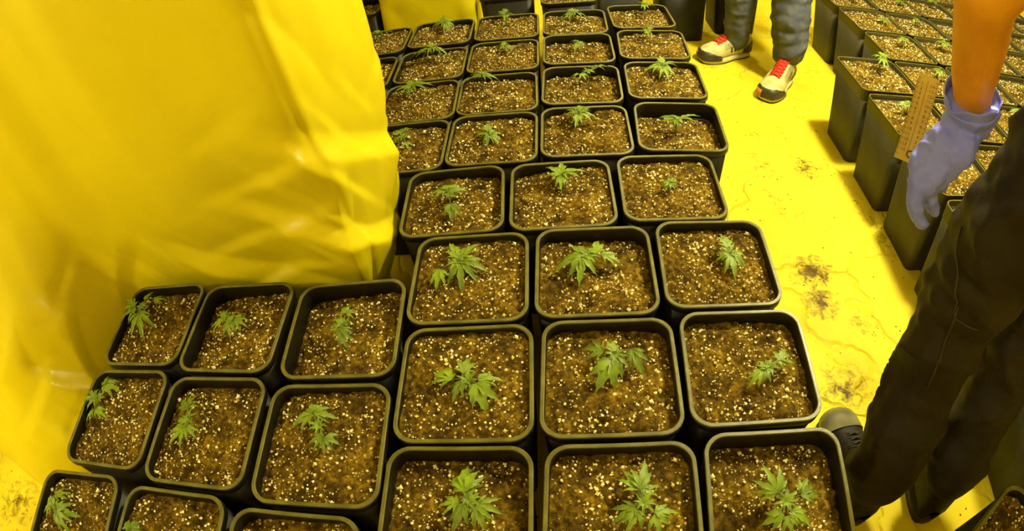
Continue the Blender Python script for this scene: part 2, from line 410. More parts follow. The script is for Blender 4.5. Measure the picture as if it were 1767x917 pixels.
def build_sheet():
    ns, nt_ = 380, 210
    K = len(SHEET[0]) - 1
    rows = []
    for j in range(nt_ + 1):
        z = 2.4 * (j / nt_) ** 1.35
        # control path at this height
        i = 0
        while i < len(SHEET_Z) - 2 and z > SHEET_Z[i + 1]: i += 1
        u = (z - SHEET_Z[i]) / (SHEET_Z[i + 1] - SHEET_Z[i])
        A = [SHEET[max(i - 1, 0)], SHEET[i], SHEET[i + 1], SHEET[min(i + 2, 4)]]
        path = []
        for k in range(K + 1):
            a, b, c, d = [q[k] for q in A]
            m1 = [(c[e] - a[e]) * 0.5 if i else (c[e] - b[e]) for e in (0, 1)]
            m2 = [(d[e] - b[e]) * 0.5 for e in (0, 1)]
            h = (2 * u ** 3 - 3 * u * u + 1, u ** 3 - 2 * u * u + u, -2 * u ** 3 + 3 * u * u, u ** 3 - u * u)
            path.append(tuple(h[0] * b[e] + h[1] * m1[e] * 0.6 + h[2] * c[e] + h[3] * m2[e] * 0.6 for e in (0, 1)))
        row = []
        for s in range(ns + 1):
            t = K * s / ns
            x, y = catmull(path, t)
            x2, y2 = catmull(path, min(K, t + 0.02)); x1, y1 = catmull(path, max(0, t - 0.02))
            d = Vector((x2 - x1, y2 - y1)).normalized(); n = Vector((d.y, -d.x))   # outward (to the pots)
            row.append((x, y, z, n, t))
        rows.append(row)
    V = []
    for row in rows:
        for (x, y, z, n, t) in row:
            arc = t
            low = 1 - smooth01(0.30, 0.85, z)
            side = smooth01(7.6, 8.6, t) * (1 - smooth01(11.6, 12.4, t))
            front = smooth01(4.8, 5.6, t) * (1 - smooth01(8.0, 8.8, t))
            h = 0.010 * noise.noise(Vector((arc * 1.1, z * 0.5, 3.1))) + 0.006 * noise.noise(Vector((arc * 2.6 + z * 0.6, z * 0.45, 7.7)))
            # soft long folds that run down the sheet
            h += 0.006 * math.sin(arc * 3.0 + 1.2 * z + 2.0 * noise.noise(Vector((arc * 0.7, z, 0)))) * front
            # sharp creases gathered at the hem and at the corner: flat facets between folds
            uu = x - (y - 1.0) * -1.0
            wob = 0.35 * noise.noise(Vector((uu * 2.2, z * 2.2, 1)))
            cs = 0.0
            for (ca, sa, fr, ph, wt) in ((0.50, 0.87, 4.2, 0.1, 1.0), (0.94, -0.34, 3.4, 0.6, 0.8), (-0.42, 0.91, 6.8, 0.3, 0.6), (0.77, 0.64, 9.5, 0.8, 0.32)):
                g = (uu * ca + z * sa) * fr + ph + wob
                fr_ = g % 1.0
                tri = fr_ / 0.78 if fr_ < 0.78 else (1 - fr_) / 0.22
                mk = smooth01(-0.25, 0.35, noise.noise(Vector((uu * 2.6 + ph * 9, z * 2.6, ph * 5))))
                cs += wt * mk * (tri - 0.5)
            corner = smooth01(6.6, 8.2, t) * (1 - smooth01(11.2, 12.0, t)) * (1 - smooth01(0.55, 0.95, z))
            hem = (1 - smooth01(0.36, 0.62, z)) * smooth01(2.0, 4.0, t)
            h += 0.033 * max(hem * 0.75, corner) * cs
            h += 0.012 * side * smooth01(0.5, 0.8, z) * (abs(noise.noise(Vector((x * 3 + y * 4, z * 2.2 + y * 3, 4)))) * 2 - 0.5)
            V.append((x + n.x * h, y + n.y * h, max(0.004, z + (0.004 if z < 0.001 else 0))))
    F = []
    W_ = ns + 1
    for j in range(nt_):
        for s in range(ns):
            a = j * W_ + s
            F.append((a, a + 1, a + W_ + 1, a + W_))
    me = mesh_from('hanging_sheet', V, F, [M['sheet']])
    return me
sh = link('hanging_sheet', build_sheet())
tag(sh, 'large yellow reflective plastic sheet hanging beside the pots, crumpled at its hem', 'sheet')

# ------------------------------------------------------------------ pots
def rsq(half, r, n=7):
    """rounded square outline"""
    P = []
    for q, (sx, sy) in enumerate(((1, 1), (-1, 1), (-1, -1), (1, -1))):
        for k in range(n + 1):
            a = math.pi / 2 * (q + k / n)
            P.append((sx * (half - r) + r * math.cos(a), sy * (half - r) + r * math.sin(a)))
    return P
def rings(profile, close_first=False, close_last=False, loop=False):
    V, F = [], []
    n = None
    for (half, r, z) in profile:
        P = rsq(half, r); n = len(P)
        V += [(x, y, z) for x, y in P]
    m = len(profile)
    for i in range(m if loop else m - 1):
        j = (i + 1) % m
        for k in range(n):
            F.append((i * n + k, i * n + (k + 1) % n, j * n + (k + 1) % n, j * n + k))
    if close_first: F.append(tuple(range(n))[::-1])
    if close_last: F.append(tuple(range((m - 1) * n, m * n)))
    return V, F
PH = 0.35
def flat_tops(me):
    me.polygons.foreach_set('use_smooth', [abs(p.normal.z) < 0.9 for p in me.polygons])
def pot_meshes():
    V, F = rings([(0.116, 0.030, 0.0), (0.118, 0.032, 0.004), (0.1290, 0.038, 0.336), (0.1262, 0.036, 0.336), (0.114, 0.030, 0.02)], True, True)
    pot = mesh_from('pot', V, F, [M['plastic']])
    V, F = rings([(0.1315, 0.043, 0.329), (0.1338, 0.044, 0.331), (0.1338, 0.044, 0.3465), (0.1331, 0.043, 0.3492), (0.1322, 0.042, 0.350), (0.1264, 0.038, 0.350),
                  (0.1254, 0.037, 0.3493), (0.1250, 0.037, 0.347), (0.1238, 0.036, 0.296), (0.1250, 0.037, 0.296), (0.1290, 0.039, 0.331)], loop=True)
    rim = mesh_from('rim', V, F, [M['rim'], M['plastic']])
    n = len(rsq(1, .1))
    for p in rim.polygons: p.material_index = 1 if (p.index // n) in (0, 1, 7, 8, 9, 10) else 0  # lip gets the painted-lit plastic, skirt and inner wall the shaded one
    # taller thin-walled pots across the aisle
    V, F = rings([(0.110, 0.020, 0.0), (0.112, 0.022, 0.004), (0.1345, 0.024, 0.346), (0.1325, 0.022, 0.346), (0.108, 0.020, 0.02)], True, True)
    pot2 = mesh_from('pot', V, F, [M['plastic2']])
    V, F = rings([(0.1345, 0.024, 0.338), (0.1362, 0.026, 0.339), (0.1362, 0.026, 0.348), (0.1356, 0.026, 0.350), (0.1325, 0.022, 0.350), (0.1318, 0.022, 0.349), (0.1305, 0.021, 0.300), (0.1325, 0.022, 0.300)], loop=True)
    rim2 = mesh_from('rim', V, F, [M['rim'], M['plastic2']])
    for p in rim2.polygons: p.material_index = 1 if (p.index // n) in (0, 1, 5, 6, 7) else 0  # only the lip top takes the painted-lit plastic
    for me in (pot, rim, pot2, rim2): flat_tops(me)
    return pot, rim, pot2, rim2
POT, RIM, POT2, RIM2 = pot_meshes()

rng = random.Random(11)
SOILS = []
def soil_variant(seed, tx, ty):
    r = random.Random(seed)
    off = Vector((seed * 3.7, seed * 1.3, 0))
    def hgt(x, y):
        p = Vector((x, y, 0)) + off
        return (0.006 * noise.noise(p * 16) + 0.0065 * noise.noise(p * 42) + 0.0060 * noise.noise(p * 95) + tx * x + ty * y
                - 0.004 * smooth01(0.095, 0.12, max(abs(x), abs(y))))
    n = 44; half = 0.1243; R = 0.036
    V, F = [], []
    for j in range(n + 1):
        for i in range(n + 1):
            x = -half + 2 * half * i / n; y = -half + 2 * half * j / n
            cx, cy = abs(x) - (half - R), abs(y) - (half - R)
            if cx > 0 and cy > 0:          # pull the corners onto the rounded outline
                d = max(cx, cy) / math.hypot(cx, cy)
                x = math.copysign(half - R + cx * d, x); y = math.copysign(half - R + cy * d, y)
            V.append((x, y, hgt(x, y)))
    for j in range(n):
        for i in range(n):
            a = j * (n + 1) + i
            F.append((a, a + 1, a + n + 2, a + n + 1))
    soil = mesh_from('soil', V, F, [M['soil']])
    # perlite chips: irregular octahedra, partly buried
    V, F = [], []
    k = 0
    while k < 380:
        x, y = r.uniform(-0.1215, 0.1215), r.uniform(-0.1215, 0.1215)
        if max(abs(x) - 0.088, 0) ** 2 + max(abs(y) - 0.088, 0) ** 2 > 0.0335 ** 2: continue
        if noise.noise(Vector((x * 14, y * 14, seed))) < r.uniform(-0.55, 0.25): continue
        s = 0.0010 + 0.0031 * r.random() ** 2.3
        if r.random() < 0.06: s *= 1.5
        c = Vector((x, y, hgt(x, y) + s * 0.35))
        rot = Euler((r.uniform(0, 6), r.uniform(0, 6), r.uniform(0, 6))).to_matrix()
        o = len(V)
        for d in ((1, 0, 0), (-1, 0, 0), (0, 1, 0), (0, -1, 0), (0, 0, 1), (0, 0, -1)):
            V.append(c + rot @ (Vector(d) * s * r.uniform(0.75, 1.3)))
        for f in ((0, 2, 4), (2, 1, 4), (1, 3, 4), (3, 0, 4), (2, 0, 5), (1, 2, 5), (3, 1, 5), (0, 3, 5)):
            F.append(tuple(o + q for q in f))
        k += 1
    per = mesh_from('perlite', V, F, [M['perlite']], False)
    return soil, per, hgt
for q, (tx, ty) in enumerate(((0, -0.06), (0.05, -0.03), (-0.04, -0.05), (0.08, -0.04), (0.0, 0.0), (-0.02, -0.09))):
    SOILS.append(soil_variant(q + 1, tx, ty))

# ------------------------------------------------------------------ leaves: palmate, serrated leaflets, base at the origin, tip at +Y, length 1
def leaf_mesh(name, n, width, spread, seed):
    r = random.Random(seed)
    V, F = [], []
    half = (n - 1) / 2
    for q in range(n):
        k = q - half
        a = rad(spread) * k + r.uniform(-0.07, 0.07)
        ln = (1.0 - 0.16 * abs(k) - 0.05 * k * k) * r.uniform(0.93, 1.05)
        w = width * ln * r.uniform(0.9, 1.1)
        droop = 0.22 + 0.10 * abs(k) + r.uniform(-0.06, 0.10)
        lift = 0.05 * r.uniform(-1, 1)
        dx, dy = math.sin(a), math.cos(a)
        o = len(V)
        segs = 7
        for s in range(segs + 1):
            t = s / segs
            prof = (math.sin(math.pi * t ** 0.80) ** 1.35 + 0.05 * (1 - t)) if t < 1 else 0
            ww = w * 0.5 * prof
            c = Vector((dx, dy, 0)) * (t * ln)
            z = 0.10 * math.sin(t * 2.4) - droop * t * t * ln + lift * t
            sd = Vector((dy, -dx, 0))
            tooth = Vector((dx, dy, 0)) * (0.045 * ln)
            jag = 1.18 if s % 2 else 0.86
            V.append((c.x, c.y, z))
            for sg in (-1, 1):
                p = c + sd * (sg * ww * jag) + (tooth if s % 2 else Vector())
                V.append((p.x, p.y, z + 0.16 * ww * 2))
        for s in range(segs):
            b = o + 3 * s; e = b + 3
            F.append((b, e, e + 1, b + 1)); F.append((b, b + 2, e + 2, e))
    return mesh_from(name, V, F, [M['leaf']])
LEAF_BIG = [leaf_mesh('leaf', 7, 0.20, 30, 1), leaf_mesh('leaf', 7, 0.225, 28, 2), leaf_mesh('leaf', 5, 0.235, 35, 3), leaf_mesh('leaf', 7, 0.185, 32, 6)]
LEAF_SMALL = [leaf_mesh('leaf', 5, 0.21, 36, 4), leaf_mesh('leaf', 3, 0.28, 38, 5), leaf_mesh('leaf', 5, 0.24, 33, 7)]
LEAF_BROAD = [leaf_mesh('leaf', 5, 0.36, 31, 8)]

def place_leaf(parent, me, base, tip, roll):
    b = Vector(base); t = Vector(tip); y = t - b; L = y.length
    y.normalize()
    z = Vector((0, 0, 1)); z = (z - y * z.dot(y)).normalized(); x = y.cross(z)
    mt = Matrix((x, y, z)).transposed().to_4x4()
    o = link('leaf', me, parent)
    o.matrix_local = Matrix.Translation(b) @ mt @ Matrix.Rotation(roll, 4, 'Y') @ Matrix.Scale(L * 1.16, 4)
    return o

def seedling(root, soil_z, foot, leaves, r, broad=None):
    """stem with petioles (one mesh) and its leaves; coordinates local to the pot"""
    fx, fy = foot
    top = Vector((sum(l[0][0] for l in leaves), sum(l[0][1] for l in leaves), 0)) / len(leaves)
    top.z = sum(l[0][2] for l in leaves) / len(leaves) - 0.004
    parts = [tube_geo([(fx, fy, soil_z - 0.008), (fx * 0.6 + top.x * 0.4, fy * 0.6 + top.y * 0.4, soil_z + 0.4 * (top.z - soil_z)), tuple(top)], [0.0022, 0.0019, 0.0014], 6)]
    for b, t in leaves:
        bb = Vector(b); mid = top.lerp(bb, 0.5) + Vector((0, 0, 0.004))
        st = top - Vector((0, 0, 0.008))
        parts.append(tube_geo([tuple(st), tuple(mid), tuple(bb)], [0.0011, 0.001, 0.0009], 5))
    V, F = merge(parts)
    st = link('stem', mesh_from('stem', V, F, [M['stem']]), root)
    for q, (b, t) in enumerate(leaves):
        L = (Vector(t) - Vector(b)).length
        me = LEAF_BROAD[0] if (broad is not None and q in broad) else r.choice(LEAF_BIG if L > 0.036 else LEAF_SMALL)
        place_leaf(st, me, b, t, r.uniform(-0.25, 0.25))
    # growing tip: two or three small upright leaflets
    n_tip = min(5, len(leaves)); a0 = r.uniform(0, 6.28)
    for q in range(n_tip):
        a = a0 + q * 6.28 / n_tip + r.uniform(-.4, .4); l = r.uniform(0.014, 0.028)
        place_leaf(st, LEAF_SMALL[q % 3], tuple(top), (top.x + l * math.cos(a), top.y + l * math.sin(a), top.z + 0.008), 0)
    return st

def make_pot(name, x, y, deg, label, cat, group, variant, soil_z=0.314, tall=False):
    root = empty(name, (x, y, 0), rad(deg))
    tag(root, label, cat, group)
    p = link('pot', POT2 if tall else POT, root); link('rim', RIM2 if tall else RIM, p)
    s, per, hg = SOILS[variant % len(SOILS)]
    so = link('soil', s, root, (0, 0, soil_z))
    if tall: so.scale = (1.055, 1.055, 1)
    pe = link('perlite', per, so); pe['kind'] = 'stuff'
    return root, hg

POTS={
'B1':(-0.124,0.591,-7.1), 'B2':(0.154,0.555,-9.3), 'B3':(0.431,0.518,-10.5), 'C1':(-0.098,0.866,-7.5), 'C2':(0.181,0.830,-8.8), 'C3':(0.460,0.796,-10.1), 'D1':(-0.125,1.145,-6.1), 'D2':(0.154,1.106,-7.5), 'D3':(0.437,1.076,-9.2), 'E1':(0.001,1.408,-8.6), 'E2':(0.275,1.380,-9.1), 'E3':(0.557,1.345,-12.2), 'F0':(-0.229,1.706,-7.0), 'F1':(0.041,1.678,-7.6), 'F2':(0.322,1.661,-10.3), 'F3':(0.607,1.634,-11.0), 'G0':(-0.189,1.986,-7.8), 'G1':(0.088,1.966,-8.3), 'G2':(0.370,1.947,-9.3), 'G3':(0.658,1.923,-11.6), 'H0':(-0.146,2.294,-8.7), 'H1':(0.131,2.253,-8.3), 'H2':(0.412,2.215,-9.6), 'L1a':(-0.951,0.866,-6.0), 'L1b':(-0.675,0.819,-7.3), 'L1c':(-0.387,0.770,-5.6), 'L2a':(-0.984,0.586,-5.4), 'L2b':(-0.701,0.539,-6.3), 'L2c':(-0.416,0.490,-5.9), 'A1':(-0.160,0.319,-7.5), 'A2':(0.120,0.278,-9.5), 'A3':(0.396,0.239,-11.5), 'L3a':(-1.051,0.302,-3.0), 'L3b':(-0.757,0.263,-6.0), 'L3c':(-0.474,0.214,-7.0), 'H3':(0.700,2.215,-7.0), 'E0':(-0.270,1.438,-8.0), 'F9':(-0.515,1.735,-7.0), 'G9':(-0.470,2.010,-7.5), 'H9':(-0.425,2.315,-8.0), }
LEAVES={
'C1':((-123,906),[(-114,903,360,-118,831,342),(-162,889,360,-176,843,348),(-120,917,360,-139,966,363),(-111,915,360,-77,955,361),(-107,905,360,-60,885,348)]),
'C2':((174,862),[(159,862,360,144,801,344),(155,859,360,93,844,345),(193,865,360,197,917,349),(202,858,360,246,841,349),(160,867,360,141,909,350)]),
'C3':((493,806),[(491,798,360,490,746,347),(490,803,360,455,795,352),(491,820,360,505,869,359),(499,803,360,522,772,351)]),
'D1':((-136,1158),[(-141,1170,360,-196,1165,362),(-134,1173,360,-91,1179,351),(-131,1114,360,-132,1070,349),(-138,1174,360,-155,1218,351)]),
'D2':((164,1155),[(165,1159,368,168,1211,367),(161,1155,368,130,1195,370),(168,1158,368,222,1155,376),(160,1147,368,156,1111,359)]),
'D3':((432,1072),[(431,1072,360,405,1073,354),(435,1076,360,459,1101,353),(429,1068,360,442,1052,356)]),
'B1':((-119,586),[(-147,591,360,-185,625,349),(-101,575,360,-89,521,347),(-124,601,360,-113,652,349),(-128,582,360,-148,548,351),(-97,582,360,-53,586,350)]),
'B2':((170,594),[(151,602,360,111,627,350),(165,599,360,179,635,352),(169,592,360,180,545,349),(161,580,360,124,533,346),(205,597,360,220,549,348)]),
'B3':((464,497),[(482,503,360,522,503,351),(489,505,360,515,537,351),(444,491,360,411,470,351),(454,493,360,452,522,354),(450,490,360,459,465,354)]),
'A1':((-133,343),[(-136,358,360,-135,413,348),(-133,360,360,-108,385,352),(-149,338,360,-191,341,351),(-141,335,360,-161,293,349),(-119,333,360,-77,314,350),(-122,331,360,-108,285,349)]),
'A2':((155,289),[(156,312,360,172,361,360),(151,312,360,138,359,350),(155,309,360,193,318,351),(141,283,360,97,264,349),(143,277,360,122,243,351),(170,266,360,209,265,351),(170,263,360,175,229,352)]),
'A3':((399,229),[(388,248,360,375,301,370),(391,247,360,409,282,351),(383,247,360,351,262,352),(428,231,360,468,225,351),(427,237,360,454,262,352),(384,210,360,349,202,352),(392,202,360,391,167,352),(400,208,360,434,180,350)]),
'L1a':((-1003,921),[(-963,932,364,-929,946,355),(-999,942,364,-989,979,356),(-1019,910,364,-1066,887,363),(-1003,898,364,-978,828,344),(-1030,922,364,-1075,951,369)]),
'L1b':((-688,827),[(-707,828,360,-754,823,350),(-702,830,360,-729,874,350),(-688,821,360,-682,784,351),(-673,826,360,-638,812,351),(-669,831,360,-657,853,354)]),
'L1c':((-384,773),[(-378,800,360,-354,800,355),(-378,800,360,-397,826,353),(-388,753,360,-373,711,349),(-388,756,360,-424,782,351),(-385,757,360,-362,744,354)]),
'L2a':((-1051,635),[(-1044,672,360,-993,664,349),(-1044,672,360,-1049,707,352),(-1056,638,360,-1105,625,368),(-1047,601,360,-1012,587,351),(-1053,599,360,-1080,572,352),(-1066,630,360,-1099,668,357)]),
'L2b':((-743,564),[(-745,588,360,-727,613,353),(-746,591,360,-756,637,350),(-747,584,360,-782,619,350),(-741,537,360,-777,497,366),(-738,539,360,-713,517,352),(-739,544,360,-786,575,349)]),
'L2c':((-418,522),[(-432,549,360,-482,530,348),(-432,553,360,-388,547,350),(-432,553,360,-444,582,353),(-405,494,360,-445,488,351),(-402,494,360,-372,483,353),(-404,492,360,-403,458,352)]),
'L3a':((-1101,343),[(-1109,365,360,-1072,385,350),(-1112,345,360,-1156,321,350),(-1092,332,360,-1033,332,344),(-1091,329,360,-1051,286,345),(-1103,343,360,-1150,366,350)]),
'L3b':((-839,302),[(-840,303,360,-877,321,351),(-839,304,360,-820,324,354),(-838,300,360,-811,300,354)]),
'E0':((-271,1479),[(-273,1496,360,-312,1529,358),(-271,1503,360,-257,1552,350),(-281,1472,360,-317,1461,351),(-261,1443,360,-251,1415,353)]),
'E1':((-8,1409),[(-10,1416,360,-56,1454,348),(-9,1422,360,-10,1475,362),(-7,1408,360,32,1424,351),(-11,1400,360,-16,1365,351),(-6,1402,360,18,1372,351)]),
'E2':((265,1427),[(263,1427,380,227,1473,368),(265,1433,380,279,1484,381),(267,1426,380,318,1419,369),(261,1417,380,248,1378,369),(269,1429,380,307,1474,369)]),
'E3':((550,1359),[(542,1363,360,509,1400,350),(559,1357,360,610,1349,380),(548,1349,360,548,1327,355),(551,1368,360,555,1408,352)]),
'F0':((-249,1756),[(-249,1754,384,-302,1746,386),(-245,1761,384,-181,1764,381),(-250,1763,384,-261,1813,386),(-253,1747,384,-261,1717,376)]),
'F1':((-5,1733),[(-7,1730,396,-49,1759,393),(-3,1729,396,46,1722,384),(-6,1739,396,-8,1792,386)]),
'F2':((355,1704),[(321,1688,372,287,1690,364),(326,1691,372,340,1663,365),(389,1720,372,433,1755,361),(385,1717,372,380,1772,362)]),
'F3':((611,1679),[(607,1681,380,549,1676,365),(614,1689,380,627,1740,386),(617,1679,380,665,1700,381),(612,1666,380,616,1608,363),(605,1677,380,591,1721,371)]),
'G0':((-178,2035),[(-179,2031,392,-257,2023,396),(-172,2039,392,-121,2009,375),(-179,2048,392,-190,2098,400),(-181,2021,392,-221,1997,380)]),
'G1':((98,2014),[(96,2013,364,71,2007,358),(101,2011,364,125,1991,357),(97,2018,364,97,2069,362)]),
'G2':((375,1972),[(376,1979,360,354,2017,351),(377,1973,360,397,1951,353),(373,1963,360,356,1930,350)]),
'G3':((650,1969),[(647,1967,388,624,1967,383),(656,1978,388,688,2003,380),(648,1961,388,643,1930,380)]),
'H9':((-426,2359),[(-432,2357,376,-481,2374,366),(-419,2357,376,-362,2362,373),(-427,2362,376,-437,2412,378)]),
'H0':((-130,2340),[(-134,2337,380,-191,2330,371),(-129,2349,380,-88,2319,370),(-132,2357,380,-140,2408,388),(-127,2319,380,-110,2271,363)]),
'H1':((133,2299),[(132,2300,388,99,2341,389),(135,2299,388,172,2306,380),(134,2314,388,129,2367,391),(133,2285,388,126,2250,378)]),
'H2':((416,2262),[(413,2259,372,363,2237,356),(416,2273,372,419,2324,375),(418,2258,372,469,2241,359),(418,2258,372,454,2295,376)]),
'H3':((726,2253),[(725,2258,388,710,2311,378),(730,2257,388,783,2294,376),(723,2243,388,722,2213,380)]),
'R0_0':((1532,1627),[(1526,1626,404,1521,1680,394),(1536,1631,404,1587,1637,411),(1528,1616,404,1509,1570,391),(1537,1636,404,1565,1679,405)]),
}
ORD = ['first', 'second', 'third', 'fourth', 'fifth', 'sixth', 'seventh', 'eighth', 'ninth']
ROWS = 'HGFEDCBA'
LOOK = {'A1': 'spreading', 'A2': 'large bushy', 'A3': 'large bushy', 'B1': 'full leafy', 'B2': 'drooping leafy', 'B3': 'sparse thin', 'C1': 'full leafy',
        'C2': 'spreading', 'C3': 'slender', 'D1': 'two-clump', 'D2': 'tall-stemmed', 'D3': 'tiny', 'E3': 'sprawling pale', 'G1': 'tiny', 'G2': 'tiny'}
BROADL = {'B2': (3,), 'D1': (2,), 'A3': (3, 5), 'B1': (0, 1), 'A1': (0,)}
def pot_label(k):
    if k[0] == 'L':
        row = int(k[1]); pos = {'a': 'beside the sheet where it meets the floor', 'b': 'middle of its three', 'c': 'touching the main pot block'}[k[2]]
        return 'black seedling pot, %s row from hanging sheet, %s' % (ORD[row - 1], pos)
    ri = ROWS.index(k[0])
    if k in ('E0',): c = 4
    elif k[1] == '9': c = 5
    elif k[0] in 'EFGH': c = 4 - int(k[1])
    else: c = 4 - int(k[1])
    look = LOOK.get(k, 'small')
    return 'black pot with %s seedling, %s from aisle in %s row from wrapped bale' % (look, ORD[c - 1], ORD[ri])
def to_local(w, x, y, deg):
    d = Vector((w[0] - x, w[1] - y)); a = rad(-deg)
    return (d.x * math.cos(a) - d.y * math.sin(a), d.x * math.sin(a) + d.y * math.cos(a), w[2])
prng = random.Random(5)
for q, (k, (x, y, deg)) in enumerate(POTS.items()):
    var = {'B3': 2, 'C3': 4, 'E3': 5, 'A1': 5, 'L1c': 3, 'L1b': 3, 'B2': 2, 'B1': 4, 'C1': 4}.get(k, q * 7 + q // 3)
    sz = {'E3': 0.308, 'A1': 0.316, 'A3': 0.312, 'L1c': 0.310, 'L1b': 0.316, 'B1': 0.338, 'C1': 0.334, 'F2': 0.320, 'G2': 0.322, 'F1': 0.342, 'E1': 0.341}.get(k, prng.uniform(0.334, 0.341) if k[0] in 'EFGH' and k != 'H3' else prng.uniform(0.324, 0.333))
    has = k in LEAVES
    root, hg = make_pot('potted_seedling' if has else 'soil_filled_pot', x, y, deg,
                        pot_label(k) if has else pot_label(k).replace('seedling pot', 'soil pot').replace(' with small seedling', ' of soil'),
                        'potted plant' if has else 'pot', 'square black pots left of the bright aisle', var, sz)
    if has:
        (fx, fy), lv = LEAVES[k]
        leaves = [(to_local((a / 1000, b / 1000, c / 1000), x, y, deg), to_local((d / 1000, e / 1000, f / 1000), x, y, deg)) for a, b, c, d, e, f in lv]
        f = to_local((fx / 1000, fy / 1000, 0), x, y, deg)
        f = (max(-0.1, min(0.1, f[0])), max(-0.1, min(0.1, f[1] - 0.012)))
        seedling(root, sz + hg(f[0], f[1]), f, leaves, prng, BROADL.get(k))

# pots across the aisle, in columns that run along it
RIGHT = {0: range(0, 6), 1: range(-3, 4), 2: range(-3, 3), 3: range(-4, 1), 4: range(-4, 0), 5: range(-4, -1), 6: range(-5, -2)}
for j, ks in RIGHT.items():
    for k in ks:
        x = 1.50 - 0.046 * k + 0.28 * j + prng.uniform(-.002, .002); y = 1.585 - 0.288 * k - 0.044 * j + prng.uniform(-.002, .002)
        deg = -9 + prng.uniform(-1, 1)
        if j == 0:
            lab = 'black potted seedling on the right edge of the bright aisle, %s pot from the trainers' % ORD[k]
        else:
            num = ['no', 'one', 'two', 'three', 'four', 'five']
            lab = 'black potted seedling across the aisle, %s column in, ' % ORD[j]
            lab += ('level with its %s edge pot' % ORD[k]) if k >= 0 else ('%s row%s past the last edge pot' % (num[-k], '' if k == -1 else 's'))
        sz = prng.uniform(0.332, 0.340)
        root, hg = make_pot('potted_seedling', x, y, deg, lab, 'potted plant', 'square black pots right of the bright aisle', j * 5 + k * 3 + 20, sz, True)
        if (j, k) == (0, 0):
            (fx, fy), lv = LEAVES['R0_0']
            leaves = [(to_local((a / 1000, b / 1000, c / 1000), x, y, deg), to_local((d / 1000, e / 1000, f / 1000), x, y, deg)) for a, b, c, d, e, f in lv]
            f = to_local((fx / 1000, fy / 1000, 0), x, y, deg)[:2]
        else:
            f = (prng.uniform(-.04, .06), prng.uniform(-.03, .05))
            hz = sz + prng.uniform(0.03, 0.05)
            leaves = []
            a0 = prng.uniform(0, 6.28)
            for q in range(4):
                a = a0 + q * 1.57 + prng.uniform(-.4, .4); l = prng.uniform(0.022, 0.042)
                bx, by = f[0] + 0.010 * math.cos(a), f[1] + 0.010 * math.sin(a)
                leaves.append(((bx, by, hz), (bx + l * math.cos(a), by + l * math.sin(a), hz - 0.2 * l)))
        seedling(root, sz + hg(f[0], f[1]), f, leaves, prng)
# further pots behind the main block and one by the boots
for (x, y, deg, lab) in [(0.835, -0.068, 21, 'black soil-filled pot turned askew on the floor beside the dark boots'),
                         (-0.585, 2.87, -8, 'black soil-filled pot beside the wrapped bale, behind the hanging sheet'),
                         (0.182, 2.75, -8, 'black soil-filled pot at the right end of the wrapped bale'),
                         (0.455, 2.585, -6, 'black soil-filled pot right behind the first row, second from the aisle'),
                         (0.755, 2.82, -8, 'black soil-filled pot behind the first row at the aisle edge'),
                         (1.09, 2.77, -8, 'black soil-filled pot behind the sideways trainer'),
                         (1.43, 2.82, -8, 'black soil-filled pot standing between the jeans legs, behind the trainers')]:
    make_pot('soil_filled_pot', x, y, deg, lab, 'pot', None, int(x * 31 + 60), 0.325)

# ------------------------------------------------------------------ wrapped bale behind the first row
def bale():
    bm = bmesh.new()
    bmesh.ops.create_cube(bm, size=1.0)
    bmesh.ops.subdivide_edges(bm, edges=bm.edges[:], cuts=26, use_grid_fill=True)
    sx, sy, sz = 0.47, 0.36, 0.62
    for v in bm.verts:
        p = v.co.copy()
        c = Vector((p.x * sx, p.y * sy, (p.z + 0.5) * sz))
        # soften the corners
        for ax, s in ((0, sx), (1, sy)):
            pass
        ex = abs(p.x) * 2; ey = abs(p.y) * 2
        k = 1 - 0.05 * smooth01(0.8, 1, ex) * smooth01(0.8, 1, ey)
        c.x *= k * (1.0 - 0.04 * p.z); c.y *= k
        d, _ = noise.voronoi(c * 7 + Vector((1, 5, 2)))
        n = Vector((p.x if ex > 0.99 else 0, p.y if ey > 0.99 else 0, 0))
        c += n.normalized() * (0.012 * (d[1] - d[0]) + 0.01 * noise.noise(c * 5)) if n.length else Vector()
        v.co = c
    return bm_mesh('wrapped_bale', bm, [M['sheet']])
b = link('wrapped_bale', bale(), None, (-0.205, 2.86, 0), (0, 0, rad(-6)))
tag(b, 'bale wrapped in yellow plastic sheet standing behind the first row of pots', 'bale')
V, F = [], []
for j in range(5):
    for i in range(9):
        V.append((0.12 + 0.085 * i / 8, -0.192 - 0.003 * math.sin(i), 0.395 + 0.06 * j / 4))
for j in range(4):
    for i in range(8):
        a = j * 9 + i; F.append((a, a + 1, a + 10, a + 9))
nv = len(V); V += [(x, y - 0.003, z) for x, y, z in V]; F += [tuple(q + nv for q in f) for f in F]
tp = link('tape_patch', mesh_from('tape_patch', V, F, [M['tape']]), b)
tp['label'] = 'shiny brown tape patch'

